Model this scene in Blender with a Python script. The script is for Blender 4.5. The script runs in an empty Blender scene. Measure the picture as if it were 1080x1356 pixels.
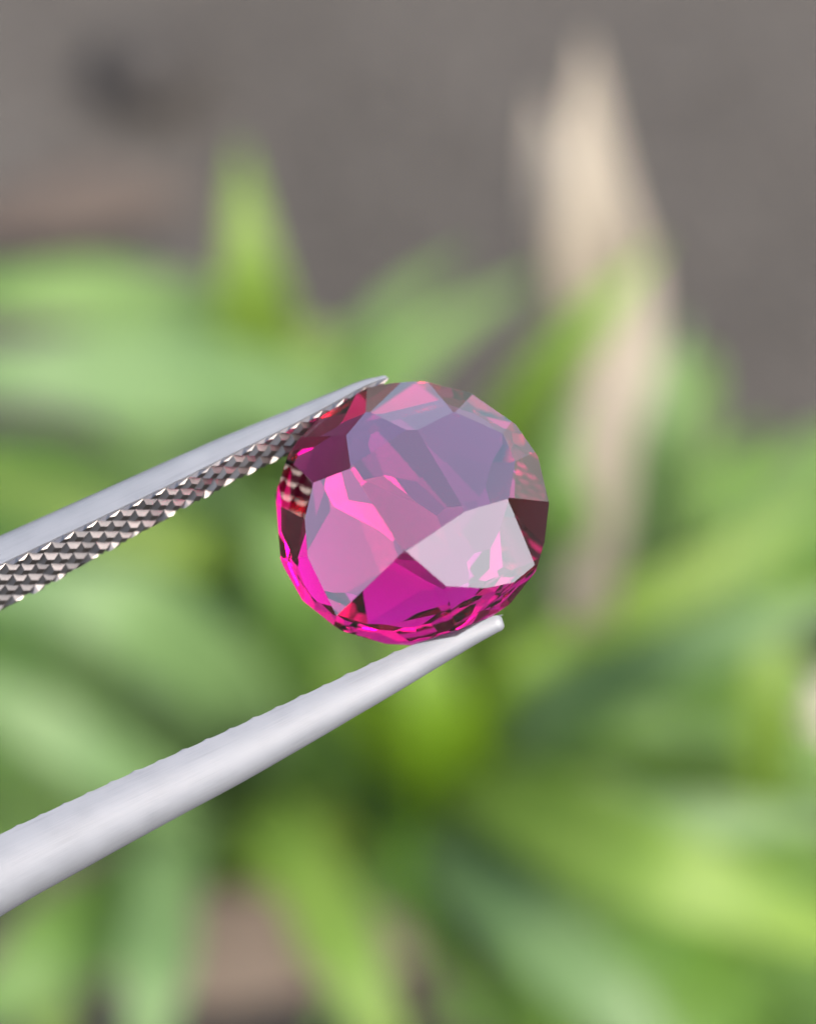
import bpy, bmesh, math, random
from mathutils import Vector, Matrix, noise
R = math.radians
scene = bpy.context.scene
col = scene.collection
random.seed(7)

# ------------------------------------------------------------------ camera
PITCH = R(56)                      # the camera looks steeply down on the plants
H_CAM = 0.40                       # metres above the ground
D_GEM = 0.10                       # metres from the lens to the stone
FWD = Vector((0, math.cos(PITCH), -math.sin(PITCH)))
UP = Vector((0, math.sin(PITCH), math.cos(PITCH)))
RIGHT = Vector((1, 0, 0))
CAM = Vector((0, 0, H_CAM))
K = 0.0374 / 1356 / 0.10           # tangent per photograph pixel

def at(px, py, d):
    """photograph pixel + depth along the lens axis -> world point"""
    return CAM + d * (FWD + (px - 540) * K * RIGHT + (678 - py) * K * UP)

def ground_depth(py):
    t = (py - 678) * K
    return H_CAM / (math.sin(PITCH) + t * math.cos(PITCH))

cd = bpy.data.cameras.new('camera')
cam = bpy.data.objects.new('camera', cd)
col.objects.link(cam)
cam.location = CAM
cam.rotation_euler = (math.pi / 2 - PITCH, 0, 0)
cd.sensor_fit = 'VERTICAL'
cd.sensor_height = 24
cd.lens = 12 / (678 * K)
cd.clip_start = 0.005
cd.clip_end = 500
cd.dof.use_dof = True
cd.dof.focus_distance = 0.1005
cd.dof.aperture_fstop = cd.lens / 3.15      # a 3.15 mm pupil, like a phone's
cd.dof.aperture_blades = 0
scene.camera = cam

# ------------------------------------------------------------------ light
SUN_EL, SUN_AZ = R(62.8), R(127.5)      # azimuth from +Y towards +X
world = bpy.data.worlds.new("World")
scene.world = world
world.use_nodes = True
wn = world.node_tree
for n_ in list(wn.nodes):
    wn.nodes.remove(n_)
wo = wn.nodes.new('ShaderNodeOutputWorld')
bg = wn.nodes.new('ShaderNodeBackground')
sky = wn.nodes.new('ShaderNodeTexSky')
sky.sky_type = 'NISHITA'
sky.sun_disc = False
sky.sun_elevation = SUN_EL
sky.sun_rotation = SUN_AZ
sky.altitude = 50
sky.air_density = 1.0
sky.dust_density = 7.16
sky.ozone_density = 1.0
hsv = wn.nodes.new('ShaderNodeHueSaturation')   # thin overcast: greyer than a clear sky
hsv.inputs['Saturation'].default_value = 1.00
wn.links.new(sky.outputs[0], hsv.inputs['Color'])
wn.links.new(hsv.outputs[0], bg.inputs[0])
bg.inputs[1].default_value = 0.137
wn.links.new(bg.outputs[0], wo.inputs[0])

sd = bpy.data.lights.new('sun', 'SUN')
sd.energy = 0.93
sd.angle = R(41.3)
sd.color = (1, 0.96, 0.9)
sun = bpy.data.objects.new('sun', sd)
col.objects.link(sun)
sun.rotation_euler = (math.pi / 2 - SUN_EL, 0, math.pi - SUN_AZ)
sun.location = (0.5, 0.3, 1.2)

scene.view_settings.view_transform = 'Standard'
scene.view_settings.look = 'None'
scene.view_settings.exposure = 3.04
scene.view_settings.gamma = 1
scene.render.engine = 'CYCLES'
cy = scene.cycles
cy.use_denoising = True
cy.max_bounces = 26
cy.transmission_bounces = 24
cy.glossy_bounces = 8
cy.diffuse_bounces = 5
cy.caustics_reflective = True
cy.caustics_refractive = True

# ------------------------------------------------------------------ helpers
def tag(o, label=None, cat=None, group=None, kind=None):
    for k_, v_ in (('label', label), ('category', cat), ('group', group), ('kind', kind)):
        if v_:
            o[k_] = v_
    return o

def empty(name, loc):
    o = bpy.data.objects.new(name, None)
    col.objects.link(o)
    o.location = loc
    o.empty_display_size = 0.01
    return o

def link_mesh(name, bm, mat, parent=None, origin=None, smooth=False):
    """bm is in world space; the object's origin goes to `origin`"""
    org = Vector(origin) if origin is not None else (Vector(parent.location) if parent and parent.parent is None and parent.type == 'EMPTY' else Vector((0, 0, 0)))
    bmesh.ops.translate(bm, verts=bm.verts, vec=-org)
    bmesh.ops.recalc_face_normals(bm, faces=bm.faces)
    me = bpy.data.meshes.new(name)
    bm.to_mesh(me)
    bm.free()
    me.materials.append(mat)
    if smooth:
        for p in me.polygons:
            p.use_smooth = True
    o = bpy.data.objects.new(name, me)
    col.objects.link(o)
    if parent:
        o.parent = parent
        base = Vector((0, 0, 0))
        q_ = parent
        while q_:
            base += Vector(q_.location)
            q_ = q_.parent
        o.location = org - base
    else:
        o.location = org
    return o

def new_mat(name):
    m = bpy.data.materials.new(name)
    m.use_nodes = True
    nt = m.node_tree
    for n in list(nt.nodes):
        nt.nodes.remove(n)
    out = nt.nodes.new('ShaderNodeOutputMaterial')
    return m, nt, out

def node(nt, kind, **inp):
    n = nt.nodes.new(kind)
    for k_, v_ in inp.items():
        n.inputs[k_.replace('_', ' ')].default_value = v_
    return n

def ramp(nt, stops):
    n = nt.nodes.new('ShaderNodeValToRGB')
    e = n.color_ramp.elements
    while len(e) < len(stops):
        e.new(0.5)
    for i, (p, c_) in enumerate(stops):
        e[i].position = p
        e[i].color = (*c_, 1)
    return n

# ------------------------------------------------------------------ materials
def leaf_material(name, dark, light, trans, gloss=0.5, veins=0.5):
    m, nt, out = new_mat(name)
    tc = nt.nodes.new('ShaderNodeTexCoord')
    uvn = nt.nodes.new('ShaderNodeUVMap')
    uvn.uv_map = 'UVMap'
    sep = nt.nodes.new('ShaderNodeSeparateXYZ')
    nt.links.new(uvn.outputs[0], sep.inputs[0])
    # fine parallel veins across the blade + blotches along it
    wv = node(nt, 'ShaderNodeTexWave', Scale=14.0, Distortion=0.6, Detail=2.0)
    wv.bands_direction = 'X'
    nt.links.new(uvn.outputs[0], wv.inputs['Vector'])
    nz = node(nt, 'ShaderNodeTexNoise', Scale=60.0, Detail=4.0)
    nt.links.new(tc.outputs['Object'], nz.inputs['Vector'])
    mx = nt.nodes.new('ShaderNodeMath')
    mx.operation = 'MULTIPLY_ADD'
    nt.links.new(wv.outputs['Fac'], mx.inputs[0])
    mx.inputs[1].default_value = 0.25 * veins
    nt.links.new(nz.outputs['Fac'], mx.inputs[2])
    rp = ramp(nt, [(0.35, dark), (0.75, light)])
    nt.links.new(mx.outputs[0], rp.inputs[0])
    bs = node(nt, 'ShaderNodeBsdfPrincipled', Roughness=gloss)
    bs.inputs['Specular IOR Level'].default_value = 0.22
    nt.links.new(rp.outputs[0], bs.inputs['Base Color'])
    tr = nt.nodes.new('ShaderNodeBsdfTranslucent')
    tr.inputs[0].default_value = (*trans, 1)
    ad = nt.nodes.new('ShaderNodeMixShader')
    ad.inputs[0].default_value = 0.35
    nt.links.new(bs.outputs[0], ad.inputs[1])
    nt.links.new(tr.outputs[0], ad.inputs[2])
    bp = node(nt, 'ShaderNodeBump', Strength=0.25, Distance=0.0004)
    nt.links.new(wv.outputs['Fac'], bp.inputs['Height'])
    nt.links.new(bp.outputs[0], bs.inputs['Normal'])
    nt.links.new(ad.outputs[0], out.inputs[0])
    return m

LEAF = {
    'yellow': leaf_material('leaf_yellow_green', (0.044, 0.080, 0.0085), (0.062, 0.100, 0.013), (0.12, 0.215, 0.018)),
    'mid': leaf_material('leaf_mid_green', (0.029, 0.063, 0.0105), (0.042, 0.080, 0.0155), (0.085, 0.18, 0.017)),
    'blue': leaf_material('leaf_cool_green', (0.038, 0.070, 0.024), (0.053, 0.090, 0.031), (0.095, 0.185, 0.035)),
    'dark': leaf_material('leaf_deep_green', (0.023, 0.056, 0.004), (0.034, 0.070, 0.006), (0.065, 0.165, 0.006)),
    'dry': leaf_material('leaf_dry_tan', (0.106, 0.093, 0.070), (0.145, 0.129, 0.101), (0.15, 0.13, 0.09), gloss=0.7),
    'lush': leaf_material('leaf_saturated_green', (0.032, 0.068, 0.002), (0.046, 0.086, 0.003), (0.11, 0.22, 0.004)),
    'brown': leaf_material('leaf_light_brown', (0.062, 0.048, 0.034), (0.088, 0.068, 0.050), (0.06, 0.045, 0.03), gloss=0.8),
    'litter': leaf_material('leaf_litter_brown', (0.028, 0.0218, 0.0178), (0.041, 0.0325, 0.026), (0.03, 0.02, 0.015), gloss=0.8),
}

def ground_material():
    m, nt, out = new_mat('grey_soil')
    tc = nt.nodes.new('ShaderNodeTexCoord')
    n1 = node(nt, 'ShaderNodeTexNoise', Scale=9.0, Detail=6.0)
    n2 = node(nt, 'ShaderNodeTexNoise', Scale=260.0, Detail=5.0)
    vo = node(nt, 'ShaderNodeTexVoronoi', Scale=190.0)
    for n in (n1, n2, vo):
        nt.links.new(tc.outputs['Object'], n.inputs['Vector'])
    r1 = ramp(nt, [(0.3, (0.0140, 0.0131, 0.0118)), (0.7, (0.0240, 0.0226, 0.0206))])
    nt.links.new(n1.outputs['Fac'], r1.inputs[0])
    r2 = ramp(nt, [(0.3, (0.6, 0.58, 0.56)), (0.7, (1.2, 1.2, 1.2))])
    nt.links.new(n2.outputs['Fac'], r2.inputs[0])
    mul = nt.nodes.new('ShaderNodeMixRGB')
    mul.blend_type = 'MULTIPLY'
    mul.inputs[0].default_value = 1
    nt.links.new(r1.outputs[0], mul.inputs[1])
    nt.links.new(r2.outputs[0], mul.inputs[2])
    bs = node(nt, 'ShaderNodeBsdfPrincipled', Roughness=0.9)
    bs.inputs['Specular IOR Level'].default_value = 0.1
    nt.links.new(mul.outputs[0], bs.inputs['Base Color'])
    bp = node(nt, 'ShaderNodeBump', Strength=0.6, Distance=0.003)
    nt.links.new(vo.outputs['Distance'], bp.inputs['Height'])
    nt.links.new(bp.outputs[0], bs.inputs['Normal'])
    nt.links.new(bs.outputs[0], out.inputs[0])
    return m

def stone_material(name, c0, c1):
    m, nt, out = new_mat(name)
    tc = nt.nodes.new('ShaderNodeTexCoord')
    n1 = node(nt, 'ShaderNodeTexNoise', Scale=70.0, Detail=6.0)
    nt.links.new(tc.outputs['Object'], n1.inputs['Vector'])
    r1 = ramp(nt, [(0.3, c0), (0.7, c1)])
    nt.links.new(n1.outputs['Fac'], r1.inputs[0])
    bs = node(nt, 'ShaderNodeBsdfPrincipled', Roughness=0.85)
    bs.inputs['Specular IOR Level'].default_value = 0.1
    nt.links.new(r1.outputs[0], bs.inputs['Base Color'])
    bp = node(nt, 'ShaderNodeBump', Strength=0.5, Distance=0.002)
    nt.links.new(n1.outputs['Fac'], bp.inputs['Height'])
    nt.links.new(bp.outputs[0], bs.inputs['Normal'])
    nt.links.new(bs.outputs[0], out.inputs[0])
    return m

def metal_material(name, base, rough, scratch=0.12, metallic=1.0):
    m, nt, out = new_mat(name)
    uvn = nt.nodes.new('ShaderNodeUVMap')
    uvn.uv_map = 'UVMap'
    mp = nt.nodes.new('ShaderNodeMapping')
    mp.inputs['Scale'].default_value = (3, 160, 1)        # u along the arm, v around it: brushed lengthwise
    nt.links.new(uvn.outputs[0], mp.inputs[0])
    n1 = node(nt, 'ShaderNodeTexNoise', Scale=1.0, Detail=6.0, Roughness=0.7)
    nt.links.new(mp.outputs[0], n1.inputs['Vector'])
    tc = nt.nodes.new('ShaderNodeTexCoord')
    n2 = node(nt, 'ShaderNodeTexNoise', Scale=900.0, Detail=5.0)
    nt.links.new(tc.outputs['Object'], n2.inputs['Vector'])
    ad = nt.nodes.new('ShaderNodeMath')
    ad.operation = 'ADD'
    w1 = nt.nodes.new('ShaderNodeMath')
    w1.operation = 'MULTIPLY_ADD'                         # streaks count for more than blotches
    w1.inputs[1].default_value = 1.5
    w1.inputs[2].default_value = -0.5
    nt.links.new(n1.outputs['Fac'], w1.inputs[0])
    w2 = nt.nodes.new('ShaderNodeMath')
    w2.operation = 'MULTIPLY_ADD'
    w2.inputs[1].default_value = 0.5
    w2.inputs[2].default_value = 0.25
    nt.links.new(n2.outputs['Fac'], w2.inputs[0])
    w3 = nt.nodes.new('ShaderNodeMath')
    w3.operation = 'ADD'
    w3.inputs[1].default_value = 0.25
    nt.links.new(w1.outputs[0], w3.inputs[0])
    nt.links.new(w3.outputs[0], ad.inputs[0])
    nt.links.new(w2.outputs[0], ad.inputs[1])
    mr = nt.nodes.new('ShaderNodeMapRange')
    mr.inputs['From Min'].default_value = 0.7
    mr.inputs['From Max'].default_value = 1.3
    mr.inputs['To Min'].default_value = max(0.03, rough - 0.10)
    mr.inputs['To Max'].default_value = rough + 0.10
    nt.links.new(ad.outputs[0], mr.inputs['Value'])
    bs = node(nt, 'ShaderNodeBsdfPrincipled', Metallic=metallic)
    bs.inputs['Specular IOR Level'].default_value = 0.3
    rp = ramp(nt, [(0.36, tuple(c * 0.72 for c in base)), (0.5, tuple(c * .97 for c in base)), (0.68, tuple(c * 1.08 for c in base))])
    mh = nt.nodes.new('ShaderNodeMath')
    mh.operation = 'MULTIPLY'
    mh.inputs[1].default_value = 0.5
    nt.links.new(ad.outputs[0], mh.inputs[0])
    nt.links.new(mh.outputs[0], rp.inputs[0])
    nt.links.new(rp.outputs[0], bs.inputs['Base Color'])
    nt.links.new(mr.outputs[0], bs.inputs['Roughness'])
    bp = node(nt, 'ShaderNodeBump', Strength=scratch, Distance=0.00004)
    nt.links.new(ad.outputs[0], bp.inputs['Height'])
    nt.links.new(bp.outputs[0], bs.inputs['Normal'])
    nt.links.new(bs.outputs[0], out.inputs[0])
    return m

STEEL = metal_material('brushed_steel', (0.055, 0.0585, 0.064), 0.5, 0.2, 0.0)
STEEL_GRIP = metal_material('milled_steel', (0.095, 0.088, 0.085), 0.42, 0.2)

def gem_material():
    m, nt, out = new_mat('pink_gem')
    gl = nt.nodes.new('ShaderNodeBsdfGlass')
    gl.inputs['Color'].default_value = (1, 1, 1, 1)
    gl.inputs['Roughness'].default_value = 0.0
    gl.inputs['IOR'].default_value = 1.805
    va = nt.nodes.new('ShaderNodeVolumeAbsorption')
    va.inputs['Color'].default_value = GEM_TINT
    va.inputs['Density'].default_value = GEM_DENSITY
    nt.links.new(gl.outputs[0], out.inputs['Surface'])
    nt.links.new(va.outputs[0], out.inputs['Volume'])
    return m
GEM_TINT = (0.905, 0.06, 0.795, 1)
GEM_DENSITY = 1161.1
GEM = gem_material()
# ------------------------------------------------------------------ the gemstone
# The cut stone is the solid inside these facet planes: (normal, distance in mm) in the lens axes
# (x right, y up, z towards the lens), measured from the stone's middle.
FACETS = [
    (-0.64164, 0.13988, 0.75414, 3.00043),
    (-0.06351, 0.56514, 0.82254, 2.53854),
    (0.45560, -0.17566, 0.87268, 3.66020),
    (0.04011, -0.59394, 0.80351, 4.02007),
    (0.16343, 0.64214, 0.74897, 2.74416),
    (-0.20164, 0.69661, 0.68853, 2.81770),
    (-0.04300, 0.81865, 0.57268, 3.03864),
    (-0.63918, 0.50957, 0.57601, 3.25421),
    (-0.49803, 0.74270, 0.44761, 3.50373),
    (-0.14721, 0.84310, 0.51721, 3.28569),
    (0.09862, 0.84835, 0.52017, 3.35621),
    (0.25869, 0.78220, 0.56679, 3.38026),
    (0.48926, 0.64624, 0.58566, 3.77102),
    (0.64150, 0.44174, 0.62717, 4.01570),
    (0.68862, -0.01195, 0.72503, 4.17385),
    (0.46134, -0.36392, 0.80915, 4.03969),
    (0.38028, -0.50334, 0.77591, 4.12652),
    (-0.82842, 0.18856, 0.52741, 3.53362),
    (-0.85898, 0.05807, 0.50870, 3.66726),
    (-0.85049, -0.11907, 0.51234, 3.92336),
    (0.61380, -0.48769, 0.62081, 4.57965),
    (-0.19465, 0.98076, -0.01494, 4.88438),
    (-0.07763, 0.99687, -0.01494, 4.87821),
    (0.02185, 0.99965, -0.01494, 4.89683),
    (0.26049, 0.96536, -0.01492, 4.86904),
    (0.59427, 0.80413, -0.01490, 4.88727),
    (0.83507, 0.54995, -0.01487, 4.98659),
    (0.97950, 0.20092, -0.01484, 4.94185),
    (0.99258, -0.12070, -0.01481, 4.89539),
    (0.95525, -0.29542, -0.01480, 4.89927),
    (0.78591, -0.61816, -0.01478, 4.82391),
    (0.54438, -0.83871, -0.01478, 4.68806),
    (0.46810, -0.88355, -0.01478, 4.67100),
    (0.28822, -0.95745, -0.01478, 4.72827),
    (-0.06839, -0.99755, -0.01479, 4.73904),
    (-0.30100, -0.95351, -0.01480, 4.74548),
    (-0.56360, -0.82592, -0.01482, 4.85096),
    (-0.84881, -0.52849, -0.01485, 5.02166),
    (-0.99539, -0.09470, -0.01489, 4.93368),
    (-0.95188, 0.30612, -0.01492, 4.99022),
    (-0.84441, 0.53549, -0.01493, 4.98205),
    (-0.74875, 0.66269, -0.01494, 4.90395),
    (-0.54374, 0.83912, -0.01494, 4.81879),
    (0.45279, 0.17060, -0.87514, 3.07501),
    (0.25830, 0.29444, -0.92010, 3.42688),
    (0.32586, 0.04916, -0.94414, 2.60135),
    (0.18075, 0.20693, -0.96151, 2.94310),
    (0.04696, 0.15400, -0.98695, 2.64190),
    (0.09000, -0.12220, -0.98842, 1.99122),
    (-0.16316, 0.14569, -0.97578, 2.97808),
    (-0.31494, -0.15465, -0.93643, 2.89520),
    (-0.17667, -0.23477, -0.95586, 2.30631),
    (-0.41476, -0.20722, -0.88602, 3.22680),
    (-0.39032, -0.56476, -0.72711, 3.33988),
    (0.04672, -0.38293, -0.92260, 1.83741),
    (-0.27769, -0.62630, -0.72845, 3.16964),
    (0.00311, -0.76337, -0.64595, 3.06234),
    (0.03109, -0.49312, -0.86941, 2.18177),
    (0.19113, -0.75329, -0.62931, 3.02271),
    (0.39028, -0.72942, -0.56180, 3.31357),
    (0.20048, -0.54065, -0.81701, 2.31331),
    (0.42751, -0.60373, -0.67286, 2.75387),
    (0.51480, -0.48261, -0.70857, 2.77188),
    (0.48382, -0.48718, -0.72703, 2.68603),
    (0.52434, -0.23791, -0.81760, 2.37585),
    (0.53967, -0.09869, -0.83607, 2.68914),
    (0.44174, -0.21971, -0.86982, 2.44889),
    (0.22576, -0.17489, -0.95836, 1.82049),
    (-0.03357, -0.08547, -0.99577, 2.31377),
    (0.05766, -0.55250, -0.83151, 2.30589),
    (0.00869, -0.23167, -0.97275, 2.01911),
    (-0.38632, -0.42217, -0.82008, 3.16625),
    (0.07481, -0.33167, -0.94042, 1.82740),
    (0.43769, -0.63375, -0.63781, 2.91355),
    (0.30043, -0.57900, -0.75796, 2.46169),
    (0.08288, -0.66205, -0.74486, 2.64764),
    (0.43249, -0.25112, -0.86596, 2.23930),
    (0.15082, -0.65473, -0.74067, 2.63212),
    (-0.10360, -0.27146, -0.95686, 2.14357),
    (0.28881, 0.10806, -0.95127, 2.72332),
    (0.43558, -0.27541, -0.85698, 2.22575),
    (0.16600, -0.57931, -0.79802, 2.39436),
    (-0.07839, -0.60594, -0.79164, 2.68806),
    (-0.09499, -0.76052, -0.64232, 3.10177),
    (0.42873, -0.09079, -0.89886, 2.44126),
    (0.38902, -0.15932, -0.90735, 2.20569),
    (0.02541, 0.03478, -0.99907, 2.44016),
    (0.10944, -0.10178, -0.98877, 2.01734),
    (0.30232, -0.77078, -0.56081, 3.18723),
    (0.44320, -0.65186, -0.61535, 2.94888),
    (0.47313, -0.61881, -0.62708, 2.92396),
    (-0.08468, -0.10643, -0.99071, 2.35431),
    (-0.13777, -0.64082, -0.75523, 2.88706),
    (-0.00601, -0.71154, -0.70262, 2.83082),
    (-0.04633, -0.68317, -0.72879, 2.79533),
    (-0.19432, -0.02168, -0.98070, 2.77746),
    (0.02580, -0.60865, -0.79302, 2.47883),
    (0.30461, -0.03241, -0.95193, 2.32826),
    (0.21767, -0.37891, -0.89947, 2.02211),
    (0.16180, -0.23817, -0.95765, 1.80127),
    (0.24502, -0.31227, -0.91785, 1.94624),
    (0.36403, -0.43971, -0.82106, 2.32810),
    (0.03523, -0.16923, -0.98495, 2.02212),
    (0.07880, -0.67250, -0.73589, 2.64913),
    (0.46599, -0.36914, -0.80411, 2.43631),
    (0.14849, -0.08179, -0.98553, 2.02967),
    (0.23790, 0.26771, -0.93367, 3.24358),
    (0.31515, 0.09879, -0.94389, 2.70588),
    (0.23234, 0.07977, -0.96936, 2.56808),
    (0.38608, 0.10681, -0.91626, 2.80443),
    (0.17852, -0.55431, -0.81294, 2.30805),
    (0.42052, -0.67861, -0.60221, 2.98100),
    (0.32091, 0.18212, -0.92944, 2.96908),
    (0.21131, 0.21418, -0.95366, 2.96890),
    (0.18445, -0.13587, -0.97341, 1.83100),
    (-0.07306, -0.14943, -0.98607, 2.22601),
    (0.28284, 0.21711, -0.93427, 3.05133),
    (0.29697, -0.60323, -0.74021, 2.50832),
    (0.15206, -0.07587, -0.98545, 1.99210),
    (0.33962, -0.07768, -0.93735, 2.25055),
    (0.18799, -0.65203, -0.73451, 2.59046),
    (0.25273, 0.00026, -0.96754, 2.30846),
    (-0.27231, -0.46038, -0.84492, 2.86099),
    (0.25869, -0.12556, -0.95776, 1.97238),
    (0.31520, -0.01016, -0.94897, 2.36990),
    (0.07157, -0.43993, -0.89518, 1.96730),
    (0.04215, -0.18446, -0.98194, 1.96228),
    (0.37418, -0.59051, -0.71504, 2.60374),
    (0.07827, -0.03671, -0.99626, 2.17953),
    (0.23697, -0.13997, -0.96138, 1.87616),
    (0.08733, -0.49419, -0.86496, 2.10595)
]
GEM_BACK = 0.0012

def build_gem(facets):
    bm = bmesh.new()
    bmesh.ops.create_cube(bm, size=24)
    for nx, ny, nz, off in facets:
        n = Vector((nx, ny, nz))
        res = bmesh.ops.bisect_plane(bm, geom=bm.verts[:] + bm.edges[:] + bm.faces[:], dist=1e-5,
                                     plane_co=n * off, plane_no=n, clear_outer=True)
        edges = [g for g in res['geom_cut'] if isinstance(g, bmesh.types.BMEdge)]
        if edges:
            bmesh.ops.edgeloop_fill(bm, edges=edges)
    bmesh.ops.remove_doubles(bm, verts=bm.verts, dist=0.004)
    bmesh.ops.dissolve_degenerate(bm, edges=bm.edges, dist=0.004)
    rad = 490 / 2.7 * K * 100.0
    cx, cy = (340 + 550 / 2.7 - 540) * K * 100, (678 - (480 + 537 / 2.7)) * K * 100
    s = 1 + GEM_BACK / D_GEM
    M = Matrix((RIGHT, UP, -FWD)).transposed()
    c0 = CAM + FWD * (D_GEM + GEM_BACK) + (cx * RIGHT + cy * UP) * 1e-3 * s
    for v in bm.verts:
        v.co = c0 + (M @ (v.co * s)) * 1e-3
    return bm, c0

bm, gem_centre = build_gem(FACETS)
gem = link_mesh('gemstone', bm, GEM, origin=gem_centre)
tag(gem, 'faceted pink gemstone gripped between the tips of the steel tweezers', 'gemstone')
# ------------------------------------------------------------------ ground
def sheet(name, size, n, mat, z):
    bm = bmesh.new()
    bmesh.ops.create_grid(bm, x_segments=n, y_segments=n, size=size)
    for v in bm.verts:
        r = v.co.length
        v.co.z = z + (0.010 * noise.noise(v.co * 7) + 0.004 * noise.noise(v.co * 23)) * (1 if r < 2.5 else 0)
        v.co.y += 0.3
    return link_mesh(name, bm, mat, origin=(0, 0.3, 0), smooth=True)

GROUND = ground_material()
bm = bmesh.new()
# fine in the middle, coarse out to the horizon
rings = [0.0, 0.05, 0.1, 0.15, 0.2, 0.25, 0.3, 0.36, 0.42, 0.5, 0.6, 0.75, 1, 1.5, 2.5, 5, 12, 40, 120, 300]
seg = 72
prev = None
for r in rings:
    ring = []
    for i in range(seg if r else 1):
        a_ = 2 * math.pi * i / seg
        p = Vector((r * math.cos(a_), 0.3 + r * math.sin(a_), 0))
        p.z = -0.004 + (0.007 * noise.noise(p * 9) + 0.003 * noise.noise(p * 31)) * (1 if r < 1.2 else 0)
        ring.append(bm.verts.new(p))
    if prev:
        for i in range(seg):
            if len(prev) == 1:
                bm.faces.new((prev[0], ring[i], ring[(i + 1) % seg]))
            else:
                bm.faces.new((prev[i], ring[i], ring[(i + 1) % seg], prev[(i + 1) % seg]))
    prev = ring
ground = link_mesh('ground', bm, GROUND, origin=(0, 0.3, 0), smooth=True)
tag(ground, kind='structure')

# ------------------------------------------------------------------ plants
def catmull(pts, n):
    P = [pts[0] + (pts[0] - pts[1])] + list(pts) + [pts[-1] + (pts[-1] - pts[-2])]
    res = []
    for s_ in range(n):
        t = s_ / (n - 1) * (len(pts) - 1)
        i = min(int(t), len(pts) - 2)
        u = t - i
        p0, p1, p2, p3 = P[i:i + 4]
        res.append(0.5 * ((2 * p1) + (-p0 + p2) * u + (2 * p0 - 5 * p1 + 4 * p2 - p3) * u * u + (-p0 + 3 * p1 - 3 * p2 + p3) * u ** 3))
    return res

def blade(path, width, tip=0.45, fold=0.22, thick=0.0007, face=None, twist=0.0, base_w=0.55):
    """a strap leaf: closed solid, shallow channel along the midrib; path base -> tip"""
    n = 26
    C_ = catmull(path, n)
    bm = bmesh.new()
    uvl = bm.loops.layers.uv.new('UVMap')
    prof = (-1, -0.62, -0.22, 0.0, 0.22, 0.62, 1)
    up = face or Vector((0, -0.35, 1))
    rows = []
    for i, c_ in enumerate(C_):
        t = i / (n - 1)
        tan = (C_[min(i + 1, n - 1)] - C_[max(i - 1, 0)]).normalized()
        side = tan.cross(up)
        if side.length < 1e-4:
            side = Vector((1, 0, 0))
        side.normalize()
        nrm = side.cross(tan).normalized()
        if twist:
            rm = Matrix.Rotation(twist * (t - 0.3), 3, tan)
            side, nrm = rm @ side, rm @ nrm
        w = width * 0.5
        w *= base_w + (1 - base_w) * min(1, t / 0.35)
        if t > 1 - tip:
            q_ = (t - 1 + tip) / tip
            w *= max(0.03, 1 - q_ ** 1.45)
        w *= 1 + 0.05 * math.sin(t * 17 + path[0].x * 90)
        top, bot = [], []
        for k_ in prof:
            h = fold * w * (abs(k_) ** 1.4)
            p = c_ + side * (k_ * w) + nrm * h
            th = thick * (1.6 if k_ == 0 else 1.0 - 0.7 * abs(k_) ** 3)
            top.append(bm.verts.new(p))
            bot.append(bm.verts.new(p - nrm * th))
        rows.append((top, bot, t))
    m_ = len(prof)
    def quad(vs, uv):
        f = bm.faces.new(vs)
        for lp, q_ in zip(f.loops, uv):
            lp[uvl].uv = q_
    for (t0, b0, a0), (t1, b1, a1) in zip(rows, rows[1:]):
        for k_ in range(m_ - 1):
            u0, u1 = k_ / (m_ - 1), (k_ + 1) / (m_ - 1)
            quad((t0[k_], t1[k_], t1[k_ + 1], t0[k_ + 1]), ((u0, a0), (u0, a1), (u1, a1), (u1, a0)))
            quad((b0[k_], b0[k_ + 1], b1[k_ + 1], b1[k_]), ((u0, a0), (u1, a0), (u1, a1), (u0, a1)))
        quad((t0[0], b0[0], b1[0], t1[0]), ((0, a0), (0, a0), (0, a1), (0, a1)))
        quad((t0[-1], t1[-1], b1[-1], b0[-1]), ((1, a0), (1, a1), (1, a1), (1, a0)))
    for t_, b_, a_ in (rows[0], rows[-1]):
        for k_ in range(m_ - 1):
            quad((t_[k_], t_[k_ + 1], b_[k_ + 1], b_[k_]), ((0, a_),) * 4)
    return bm

def grounded(px, py):
    p = at(px, py, ground_depth(py))
    p.z = 0.0
    return p

def add_leaf(plant, pts, wpx, kind, label=None, name='leaf', root=None, **kw):
    """pts: (px, py, depth) from near the base to the tip; wpx: width in photograph pixels at the widest"""
    path = [at(*p) for p in pts]
    dm = sum(p[2] for p in pts[1:]) / (len(pts) - 1)
    if root is not None:
        path = [root] + path
    bm = blade(path, wpx * K * dm, **kw)
    o = link_mesh(name, bm, LEAF[kind], plant, smooth=True)
    if label:
        o['label'] = label
    return o

def make_plant(name, base, label):
    e_ = empty(name, base)
    return tag(e_, label, 'plant', 'green strap-leaved plants behind the gemstone')

def rosette_core(plant, base, n, h, seed):
    """short overlapping leaf bases at the heart of the plant, standing on the soil"""
    rd = random.Random(seed)
    for i in range(n):
        az = 2 * math.pi * i / n + rd.uniform(-.3, .3)
        out_ = Vector((math.cos(az), math.sin(az), 0))
        ln = rd.uniform(.7, 1.15) * h
        pts = [base + out_ * 0.004, base + out_ * 0.012 + Vector((0, 0, ln * .35)), base + out_ * 0.035 + Vector((0, 0, ln * .7)),
               base + out_ * rd.uniform(.03, .05) + Vector((0, 0, ln * rd.uniform(.65, .95)))]
        bm = blade(pts, rd.uniform(.010, .015), fold=0.35, base_w=0.9)
        link_mesh('leaf', bm, LEAF[rd.choice(['mid', 'dark', 'dark', 'yellow'])], plant, smooth=True)

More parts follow.
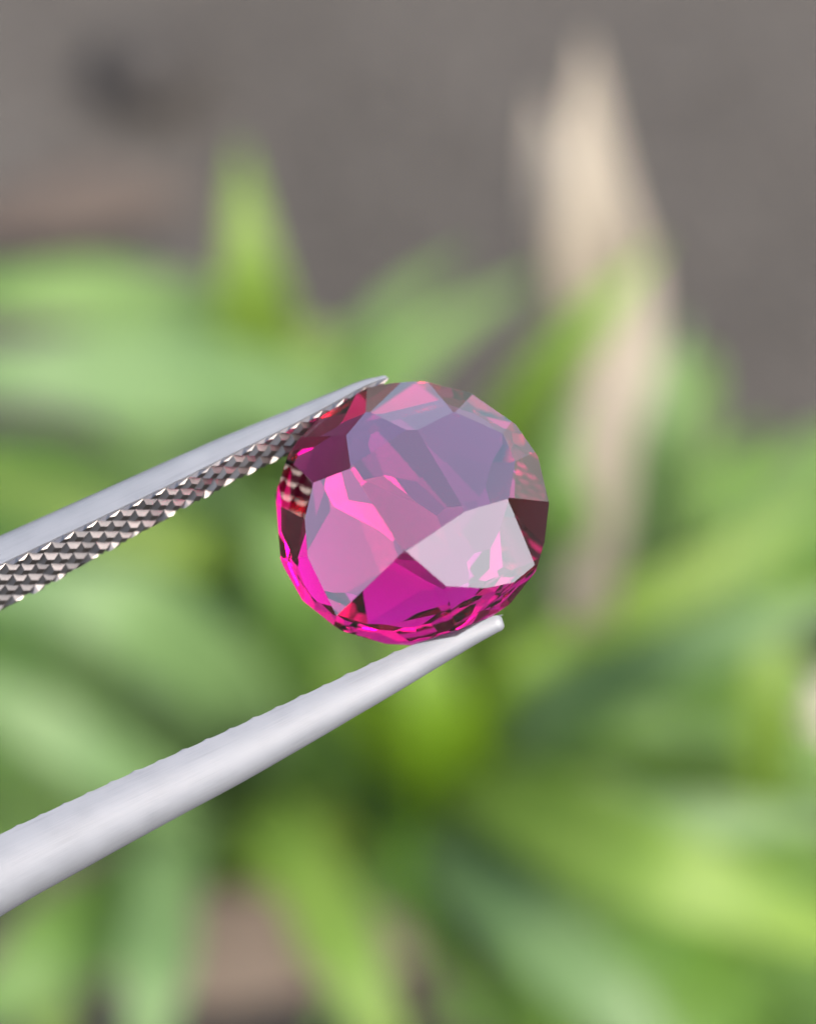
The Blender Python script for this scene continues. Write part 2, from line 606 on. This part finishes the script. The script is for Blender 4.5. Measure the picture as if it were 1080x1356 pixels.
# heart of the main plant is just below the stone, in the middle of the frame
b1 = grounded(585, 1010)
p1 = make_plant('strap_leaf_plant', b1, 'green strap-leaved plant whose leaves fan out to the right below the gemstone')
add_leaf(p1, [(640, 1040, .385), (800, 1120, .350), (980, 1195, .345), (1230, 1285, .36)], 132, 'yellow', root=b1, fold=.15, base_w=.4)
add_leaf(p1, [(600, 1120, .385), (700, 1225, .355), (830, 1350, .345), (980, 1520, .35)], 116, 'blue', root=b1, fold=.15, base_w=.45)
add_leaf(p1, [(680, 1072, .40), (880, 1085, .375), (1180, 1088, .38)], 80, 'blue', root=b1)
add_leaf(p1, [(650, 990, .41), (780, 915, .385), (930, 855, .365), (1230, 760, .36)], 99, 'blue', root=b1, fold=.15, base_w=.45)
add_leaf(p1, [(640, 900, .42), (760, 838, .405), (920, 765, .40), (1110, 655, .405)], 84, 'yellow', root=b1)
add_leaf(p1, [(610, 860, .42), (650, 640, .395), (720, 500, .38), (800, 405, .375), (876, 322, .378)], 88, 'yellow', root=b1, tip=.5)
add_leaf(p1, [(540, 860, .425), (480, 620, .40), (540, 480, .395), (735, 345, .40)], 88, 'mid', root=b1)
add_leaf(p1, [(600, 930, .43), (600, 870, .42), (560, 760, .41), (545, 640, .41)], 90, 'mid', root=b1)
add_leaf(p1, [(560, 1080, .40), (545, 1180, .38), (600, 1290, .37), (660, 1420, .37)], 46, 'dark', root=b1)
add_leaf(p1, [(650, 1000, .43), (740, 975, .42), (860, 960, .415), (1000, 980, .42)], 58, 'mid', root=b1)
add_leaf(p1, [(600, 1090, .415), (585, 990, .398), (560, 890, .392), (520, 790, .395)], 106, 'lush', root=b1)
add_leaf(p1, [(625, 1060, .42), (655, 960, .405), (700, 890, .40), (770, 800, .405)], 84, 'lush', root=b1)
add_leaf(p1, [(570, 1040, .43), (500, 960, .415), (450, 900, .41), (400, 860, .415)], 74, 'lush', root=b1)
rosette_core(p1, b1, 6, .03, 3)

b2 = grounded(880, 800)
p2 = make_plant('strap_leaf_plant', b2, 'half-dried plant with broad tan dead leaves standing behind the gemstone at right')
add_leaf(p2, [(835, 620, .425), (796, 400, .40), (784, 240, .392), (776, 50, .395)], 138, 'dry', 'broad dead tan leaf with a ragged tip', root=b2, tip=.5, fold=.3, name='dry_leaf')
add_leaf(p2, [(800, 560, .43), (762, 400, .41), (738, 270, .405), (712, 125, .41)], 80, 'dry', 'narrower dead tan leaf', root=b2, tip=.3, name='dry_leaf')
add_leaf(p2, [(774, 860, .41), (778, 740, .392), (800, 590, .383), (832, 470, .38), (866, 345, .385)], 84, 'dry', 'pale curled dead leaf strip', tip=.3, name='dry_leaf', base_w=.8)
add_leaf(p2, [(865, 760, .43), (862, 620, .40), (880, 520, .395), (905, 420, .40)], 90, 'blue', root=b2, tip=.6)
add_leaf(p2, [(800, 800, .42), (760, 700, .385), (745, 610, .378), (770, 520, .378)], 60, 'mid', root=b2)
add_leaf(p2, [(960, 740, .43), (1040, 700, .43), (1150, 690, .44)], 60, 'mid', root=b2)
add_leaf(p2, [(930, 760, .44), (960, 640, .44), (1020, 560, .45)], 70, 'dark', root=b2)
add_leaf(p2, [(830, 790, .43), (760, 690, .425), (720, 600, .42), (700, 500, .42)], 64, 'mid', root=b2)
rosette_core(p2, b2, 5, .03, 5)

b3 = grounded(395, 760)
p3 = make_plant('strap_leaf_plant', b3, 'green plant at upper left with one bright leaf pointing straight up')
add_leaf(p3, [(365, 620, .41), (340, 430, .385), (328, 310, .378), (318, 190, .382)], 123, 'yellow', root=b3, tip=.7, fold=.25)
add_leaf(p3, [(330, 470, .405), (180, 400, .395), (0, 388, .39), (-190, 392, .395)], 92, 'mid', root=b3)
add_leaf(p3, [(480, 600, .40), (330, 515, .37), (150, 500, .355), (0, 495, .35), (-260, 505, .355)], 125, 'blue', root=b3, fold=.15)
add_leaf(p3, [(300, 740, .41), (150, 700, .40), (0, 640, .40), (-150, 590, .405)], 62, 'yellow', root=b3)
add_leaf(p3, [(420, 640, .42), (470, 500, .415), (520, 410, .415), (620, 330, .42)], 64, 'mid', root=b3)
add_leaf(p3, [(350, 720, .42), (300, 640, .415), (280, 540, .42), (240, 440, .425)], 70, 'mid', root=b3)
add_leaf(p3, [(440, 760, .42), (430, 690, .41), (415, 590, .405), (425, 500, .41)], 84, 'mid', root=b3)
rosette_core(p3, b3, 5, .03, 8)

b4 = grounded(310, 1080)
p4 = make_plant('strap_leaf_plant', b4, 'green plant at lower left with leaves bending down past the lower tweezer arm')
add_leaf(p4, [(345, 1080, .395), (425, 1195, .37), (490, 1330, .36), (550, 1510, .365)], 99, 'yellow', root=b4)
add_leaf(p4, [(235, 1100, .40), (212, 1230, .375), (200, 1350, .365), (188, 1520, .37)], 99, 'blue', root=b4, base_w=.75)
add_leaf(p4, [(190, 1170, .41), (70, 1270, .385), (-120, 1400, .38)], 132, 'mid', root=b4)
add_leaf(p4, [(60, 1240, .42), (60, 1330, .41), (90, 1440, .41)], 97, 'yellow', root=b4)
add_leaf(p4, [(250, 1075, .40), (150, 1020, .385), (0, 930, .38), (-190, 830, .385)], 86, 'blue', root=b4)
add_leaf(p4, [(330, 960, .41), (230, 850, .385), (90, 790, .375), (-200, 765, .38)], 128, 'blue', root=b4, fold=.15)
add_leaf(p4, [(370, 960, .42), (395, 820, .40), (370, 720, .395), (330, 620, .40)], 102, 'mid', root=b4)
add_leaf(p4, [(240, 1000, .43), (120, 900, .42), (-50, 860, .42)], 84, 'mid', root=b4)
add_leaf(p4, [(400, 1040, .43), (440, 960, .42), (470, 860, .42), (500, 740, .425)], 70, 'mid', root=b4)
add_leaf(p4, [(280, 1000, .43), (215, 930, .42), (190, 840, .42), (200, 740, .425)], 70, 'blue', root=b4)
rosette_core(p4, b4, 5, .03, 13)

b5 = grounded(1010, 1230)
p5 = make_plant('strap_leaf_plant', b5, 'green plant at the right edge with one narrow leaf rising beside the frame')
add_leaf(p5, [(1018, 1100, .425), (1015, 980, .405), (1022, 870, .40), (1060, 720, .41)], 70, 'yellow', root=b5)
add_leaf(p5, [(930, 1170, .43), (880, 1090, .43), (840, 1000, .44), (770, 900, .45)], 64, 'dark', root=b5)
add_leaf(p5, [(1080, 1250, .43), (1200, 1280, .42), (1300, 1330, .42)], 90, 'mid', root=b5)
add_leaf(p5, [(940, 1260, .42), (850, 1290, .41), (760, 1300, .41)], 60, 'dark', root=b5)
rosette_core(p5, b5, 5, .03, 21)

def low_leaves(plant, base, spec):
    # deep green leaves lying low round the foot of the plant, filling gaps: (direction in degrees, length, width, height)
    for az, ln, w_, h_ in spec:
        d_ = Vector((math.cos(R(az)), math.sin(R(az)), 0))
        s_ = Vector((-d_.y, d_.x, 0)) * ln * .06
        pts = [base + d_ * .006 + Vector((0, 0, .004)), base + d_ * ln * .35 + Vector((0, 0, h_)) + s_, base + d_ * ln * .7 + Vector((0, 0, h_ * 1.05)) + s_,
               base + d_ * ln + Vector((0, 0, h_ * .55))]
        link_mesh('leaf', blade(pts, w_, tip=.5, fold=.2), LEAF['dark'], plant, smooth=True)

low_leaves(p1, b1, [(20, .075, .013, .018), (50, .06, .012, .02), (-15, .08, .013, .02), (-60, .06, .013, .016), (-110, .06, .012, .018), (150, .06, .012, .016), (100, .05, .012, .014), (-40, .105, .015, .014), (-52, .12, .015, .010), (-80, .09, .014, .012), (-30, .10, .014, .010)])
low_leaves(p2, b2, [(-20, .06, .013, .014), (-70, .05, .012, .016), (30, .06, .011, .012), (-150, .06, .012, .016)])
low_leaves(p3, b3, [(160, .07, .014, .014), (178, .075, .014, .018), (200, .07, .014, .016), (225, .06, .013, .014), (130, .04, .012, .010), (-60, .06, .013, .016), (-25, .06, .012, .014)])
low_leaves(p4, b4, [(170, .07, .014, .014), (145, .07, .014, .016), (195, .06, .013, .012), (60, .06, .012, .014), (100, .055, .013, .014), (20, .06, .012, .014)])
low_leaves(p5, b5, [(-90, .05, .014, .010), (-130, .06, .014, .012), (-110, .07, .014, .009), (90, .07, .014, .014), (130, .06, .013, .014), (165, .07, .014, .012), (60, .06, .012, .014), (200, .06, .013, .012)])

# ------------------------------------------------------------------ things lying on the soil
def lump(c, r, seed, flat=.6):
    bm = bmesh.new()
    bmesh.ops.create_icosphere(bm, subdivisions=3, radius=1)
    o = Vector((seed * 3.1, seed * 1.7, seed))
    for v in bm.verts:
        q_ = v.co.copy()
        v.co *= 1 + .28 * noise.noise(q_ * 1.3 + o) + .08 * noise.noise(q_ * 4 + o)
        v.co = Vector((v.co.x * r, v.co.y * r * .85, v.co.z * r * flat)) + c
    return bm

STONE_DARK = stone_material('dark_stone', (0.009, 0.0083, 0.0076), (0.014, 0.013, 0.012))
STONE_PALE = stone_material('pale_stone', (0.12, 0.105, 0.095), (0.17, 0.152, 0.14))
c_ = grounded(200, 100)
o = link_mesh('stone', lump(c_ + Vector((0, 0, .002)), .011, 2, .5), STONE_DARK, origin=c_, smooth=True)
tag(o, 'dark stone lying on the bare grey soil at upper left', 'stone')
c_ = grounded(1090, 1010)
o = link_mesh('stone', lump(c_ + Vector((0, 0, .010)), .012, 5, .8), STONE_PALE, origin=c_, smooth=True)
tag(o, 'pale pinkish stone at the right edge of the frame among the leaves', 'stone')

def litter(px, py, ang, L_, W_, label, kind='litter', z=.004):
    c_ = at(px, py, ground_depth(py) - z * 1.2)
    c_.z = z
    d_ = Vector((math.cos(ang), math.sin(ang), 0))
    pts = [c_ - d_ * L_ / 2, c_ - d_ * L_ * .15 + Vector((0, 0, .004)), c_ + d_ * L_ * .2 + Vector((0, 0, .005)), c_ + d_ * L_ / 2 + Vector((0, 0, .001))]
    o = link_mesh('fallen_leaf', blade(pts, W_, tip=.45, fold=-.15, base_w=.2), LEAF[kind], origin=c_, smooth=True)
    tag(o, label, 'fallen leaf', 'dead brown leaves lying on the soil')
litter(335, 1262, .05, .06, .017, 'dead brown leaf on the soil between two drooping green leaves at the bottom', 'brown', .02)
litter(120, 1195, .5, .04, .013, 'dead brown leaf on the soil below the lower tweezer arm at left', 'brown', .012)
litter(90, 290, .15, .05, .014, 'dead pinkish brown leaf on the soil at the upper left edge')
litter(300, 930, 1.0, .035, .013, 'dead brown leaf on the soil above the lower tweezer arm')
litter(560, 1330, -.5, .035, .013, 'dead brown leaf on the soil at the bottom centre of the frame')

# ------------------------------------------------------------------ tweezers
def arm_frame(sign):
    """sign +1: upper arm (milled inner face turned towards the lens); -1: lower arm"""
    ax = -RIGHT
    return ax

BETA = R(34)
def build_arm(tw, near, sign, depth, label):
    """near: stations (px, py, face width mm, back height mm, depth mm) along the edge of the inner face nearest the lens, tip first"""
    D = lambda p: at(p[0], p[1], (depth + p[4]) * 1e-3)
    P = [D(p) for p in near]
    # smooth resample
    n = 60
    C_ = catmull(P, n)
    def interp(k_):
        r_ = []
        vals = [p[k_] for p in near]
        for s_ in range(n):
            t = s_ / (n - 1) * (len(vals) - 1)
            i = min(int(t), len(vals) - 2)
            r_.append(vals[i] + (vals[i + 1] - vals[i]) * (t - i))
        return r_
    W_, H_ = interp(2), interp(3)
    frames = []
    s_acc = 0
    for i in range(n):
        tan = (C_[min(i + 1, n - 1)] - C_[max(i - 1, 0)]).normalized()
        dn = (-FWD).cross(tan)                       # in the picture plane, across the arm
        dn.normalize()
        if dn.dot(UP) > 0:
            dn = -dn                                  # pointing down in the picture
        tc_ = tan.cross(dn).normalized()
        if tc_.dot(FWD) > 0:
            tc_ = -tc_                                # pointing to the lens
        nin = (dn * math.cos(BETA) + tc_ * math.sin(BETA)) * sign
        v = (dn * math.sin(BETA) - tc_ * math.cos(BETA)) * sign     # across the face
        if sign < 0:
            v = -v
            v = (dn * math.sin(BETA) - tc_ * math.cos(BETA))
        if i:
            s_acc += (C_[i] - C_[i - 1]).length
        frames.append((C_[i], tan, nin, v, s_acc))
    # body: rounded back over a flat inner face
    prof = []
    m_ = 20
    for k_ in range(m_ + 1):
        a_ = math.pi * k_ / m_
        ca_, sa_ = math.cos(a_), math.sin(a_)
        # superellipse-like: fairly flat flanks, round back
        ea, eb = (.66, .52) if sign > 0 else (.95, .88)
        prof.append((0.5 - 0.5 * math.copysign(abs(ca_) ** ea, ca_), abs(sa_) ** eb))
    bm = bmesh.new()
    uvl = bm.loops.layers.uv.new('UVMap')
    rows = []
    for i, (c_, tan, nin, v, s_) in enumerate(frames):
        w, h = W_[i] * 1e-3, H_[i] * 1e-3
        rows.append(([bm.verts.new(c_ + v * (a_ * w) - nin * (b_ * h)) for a_, b_ in prof], s_))
    def quad(vs, uv):
        f = bm.faces.new(vs)
        for lp, q_ in zip(f.loops, uv):
            lp[uvl].uv = q_
        return f
    for (r0, s0), (r1, s1) in zip(rows, rows[1:]):
        for k_ in range(m_):
            quad((r0[k_], r0[k_ + 1], r1[k_ + 1], r1[k_]), ((s0 * 100, k_ / m_), (s0 * 100, (k_ + 1) / m_), (s1 * 100, (k_ + 1) / m_), (s1 * 100, k_ / m_)))
        f = quad((r0[m_], r0[0], r1[0], r1[m_]), ((s0 * 100, 1.2), (s0 * 100, 1.4), (s1 * 100, 1.4), (s1 * 100, 1.2)))
    # rounded nose at the tip
    c0, tan0, nin0, v0, _ = frames[0]
    w0, h0 = W_[0] * 1e-3, H_[0] * 1e-3
    prev = rows[0][0]
    for q_ in range(1, 5):
        a_ = math.pi / 2 * q_ / 5
        sc, dz = math.cos(a_) ** .6, math.sin(a_) * .3e-3
        ctr = c0 + v0 * w0 * .5 - nin0 * h0 * .35
        ring = [bm.verts.new(ctr + (p.co - ctr) * sc - tan0 * dz) for p in rows[0][0]]
        for k_ in range(m_ + 1):
            k2 = (k_ + 1) % (m_ + 1)
            quad((prev[k_], prev[k2], ring[k2], ring[k_]), ((0, k_ / m_),) * 4)
        prev = ring
    quad(prev, ((0, .5),) * len(prev))
    quad(rows[-1][0], ((0, .5),) * (m_ + 1))
    arm = link_mesh('arm', bm, STEEL, tw, smooth=True)
    arm['label'] = label
    arm.data.polygons.foreach_set('use_smooth', [len(p.vertices) == 4 for p in arm.data.polygons])
    try:
        arm.data.set_sharp_from_angle(angle=R(40))
    except Exception:
        pass
    # milled grip: rows of truncated diamond pyramids on the inner face
    A_, B_ = 0.00094, 0.00080          # diamond diagonals along / across
    total = frames[-1][4]
    def on_face(s_, vv, lift):
        i = 0
        while i < n - 2 and frames[i + 1][4] < s_:
            i += 1
        f0, f1 = frames[i], frames[i + 1]
        t = (s_ - f0[4]) / max(1e-9, f1[4] - f0[4])
        c_ = f0[0].lerp(f1[0], t)
        nin = f0[2].lerp(f1[2], t)
        v = f0[3].lerp(f1[3], t)
        w = (W_[i] + (W_[i + 1] - W_[i]) * t) * 1e-3
        vv = max(0.02e-3, min(w - 0.02e-3, vv))
        return c_ + v * vv + nin * lift
    bm = bmesh.new()
    rd = random.Random(4)
    ns = int(min(total, .034) / (A_ / 2))
    nv = int(.0042 / (B_ / 2))
    for i in range(ns):
        s_ = 0.0001 + i * A_ / 2
        for j in range(nv):
            if (i + j) % 2:
                continue
            vv = j * B_ / 2 + .0001
            w = next((W_[q_] for q_ in range(n) if frames[q_][4] >= s_), W_[-1]) * 1e-3
            if vv - B_ * .42 > w:
                continue
            hh = (.0002 if sign > 0 else .00007) * rd.uniform(.7, 1.1)
            ba = [on_face(s_ + da * A_ / 2, vv + db * B_ / 2, 0.00001) for da, db in ((1, 0), (0, 1), (-1, 0), (0, -1))]
            k_ = .45
            to = [on_face(s_ + da * A_ / 2 * k_, vv + db * B_ / 2 * k_, hh) for da, db in ((1, 0), (0, 1), (-1, 0), (0, -1))]
            vb = [bm.verts.new(p) for p in ba]
            vt = [bm.verts.new(p) for p in to]
            for q_ in range(4):
                bm.faces.new((vb[q_], vb[(q_ + 1) % 4], vt[(q_ + 1) % 4], vt[q_]))
            bm.faces.new(vt)
    grip = link_mesh('serrated_grip', bm, STEEL_GRIP if sign > 0 else STEEL, arm)  # same metal on both grips; separate steels paint in the upper one's dimmer surroundings
    return arm

tip = at(-2600, 1900, .101)
tw = empty('tweezers', at(-900, 1150, .1005))
tag(tw, 'pair of steel tweezers with knurled inner faces holding the pink gemstone', 'tweezers')
UPPER = [(503, 503, .30, .22, .9), (480, 512, .75, .42, .85), (440, 534, 1.15, .70, .8), (390, 560, 1.38, .93, .65), (300, 604, 1.45, 1.22, .25), (240, 634, 1.5, 1.34, -.1),
         (120, 691, 1.95, 1.50, -.2), (0, 747, 2.4, 1.64, -.3),
         (-250, 862, 3.2, 1.9, -.5), (-600, 1030, 4.2, 2.0, -.8), (-1400, 1450, 6.5, 2.0, -1.0), (-2300, 1990, 8.0, 1.6, -1.0)]
LOWER = [(653, 816, .66, .46, .0), (600, 832, 1.0, .74, .0), (548, 853, 1.2, .94, .0), (450, 898, 1.5, 1.2, -.1), (300, 968, 2.0, 1.5, -.2), (150, 1035, 2.4, 1.75, -.3), (0, 1105, 2.8, 1.95, -.4),
         (-250, 1225, 3.5, 2.4, -.6), (-600, 1385, 4.4, 2.4, -.9), (-1400, 1720, 6.5, 2.1, -1.0), (-2300, 2010, 8.0, 1.6, -1.0)]
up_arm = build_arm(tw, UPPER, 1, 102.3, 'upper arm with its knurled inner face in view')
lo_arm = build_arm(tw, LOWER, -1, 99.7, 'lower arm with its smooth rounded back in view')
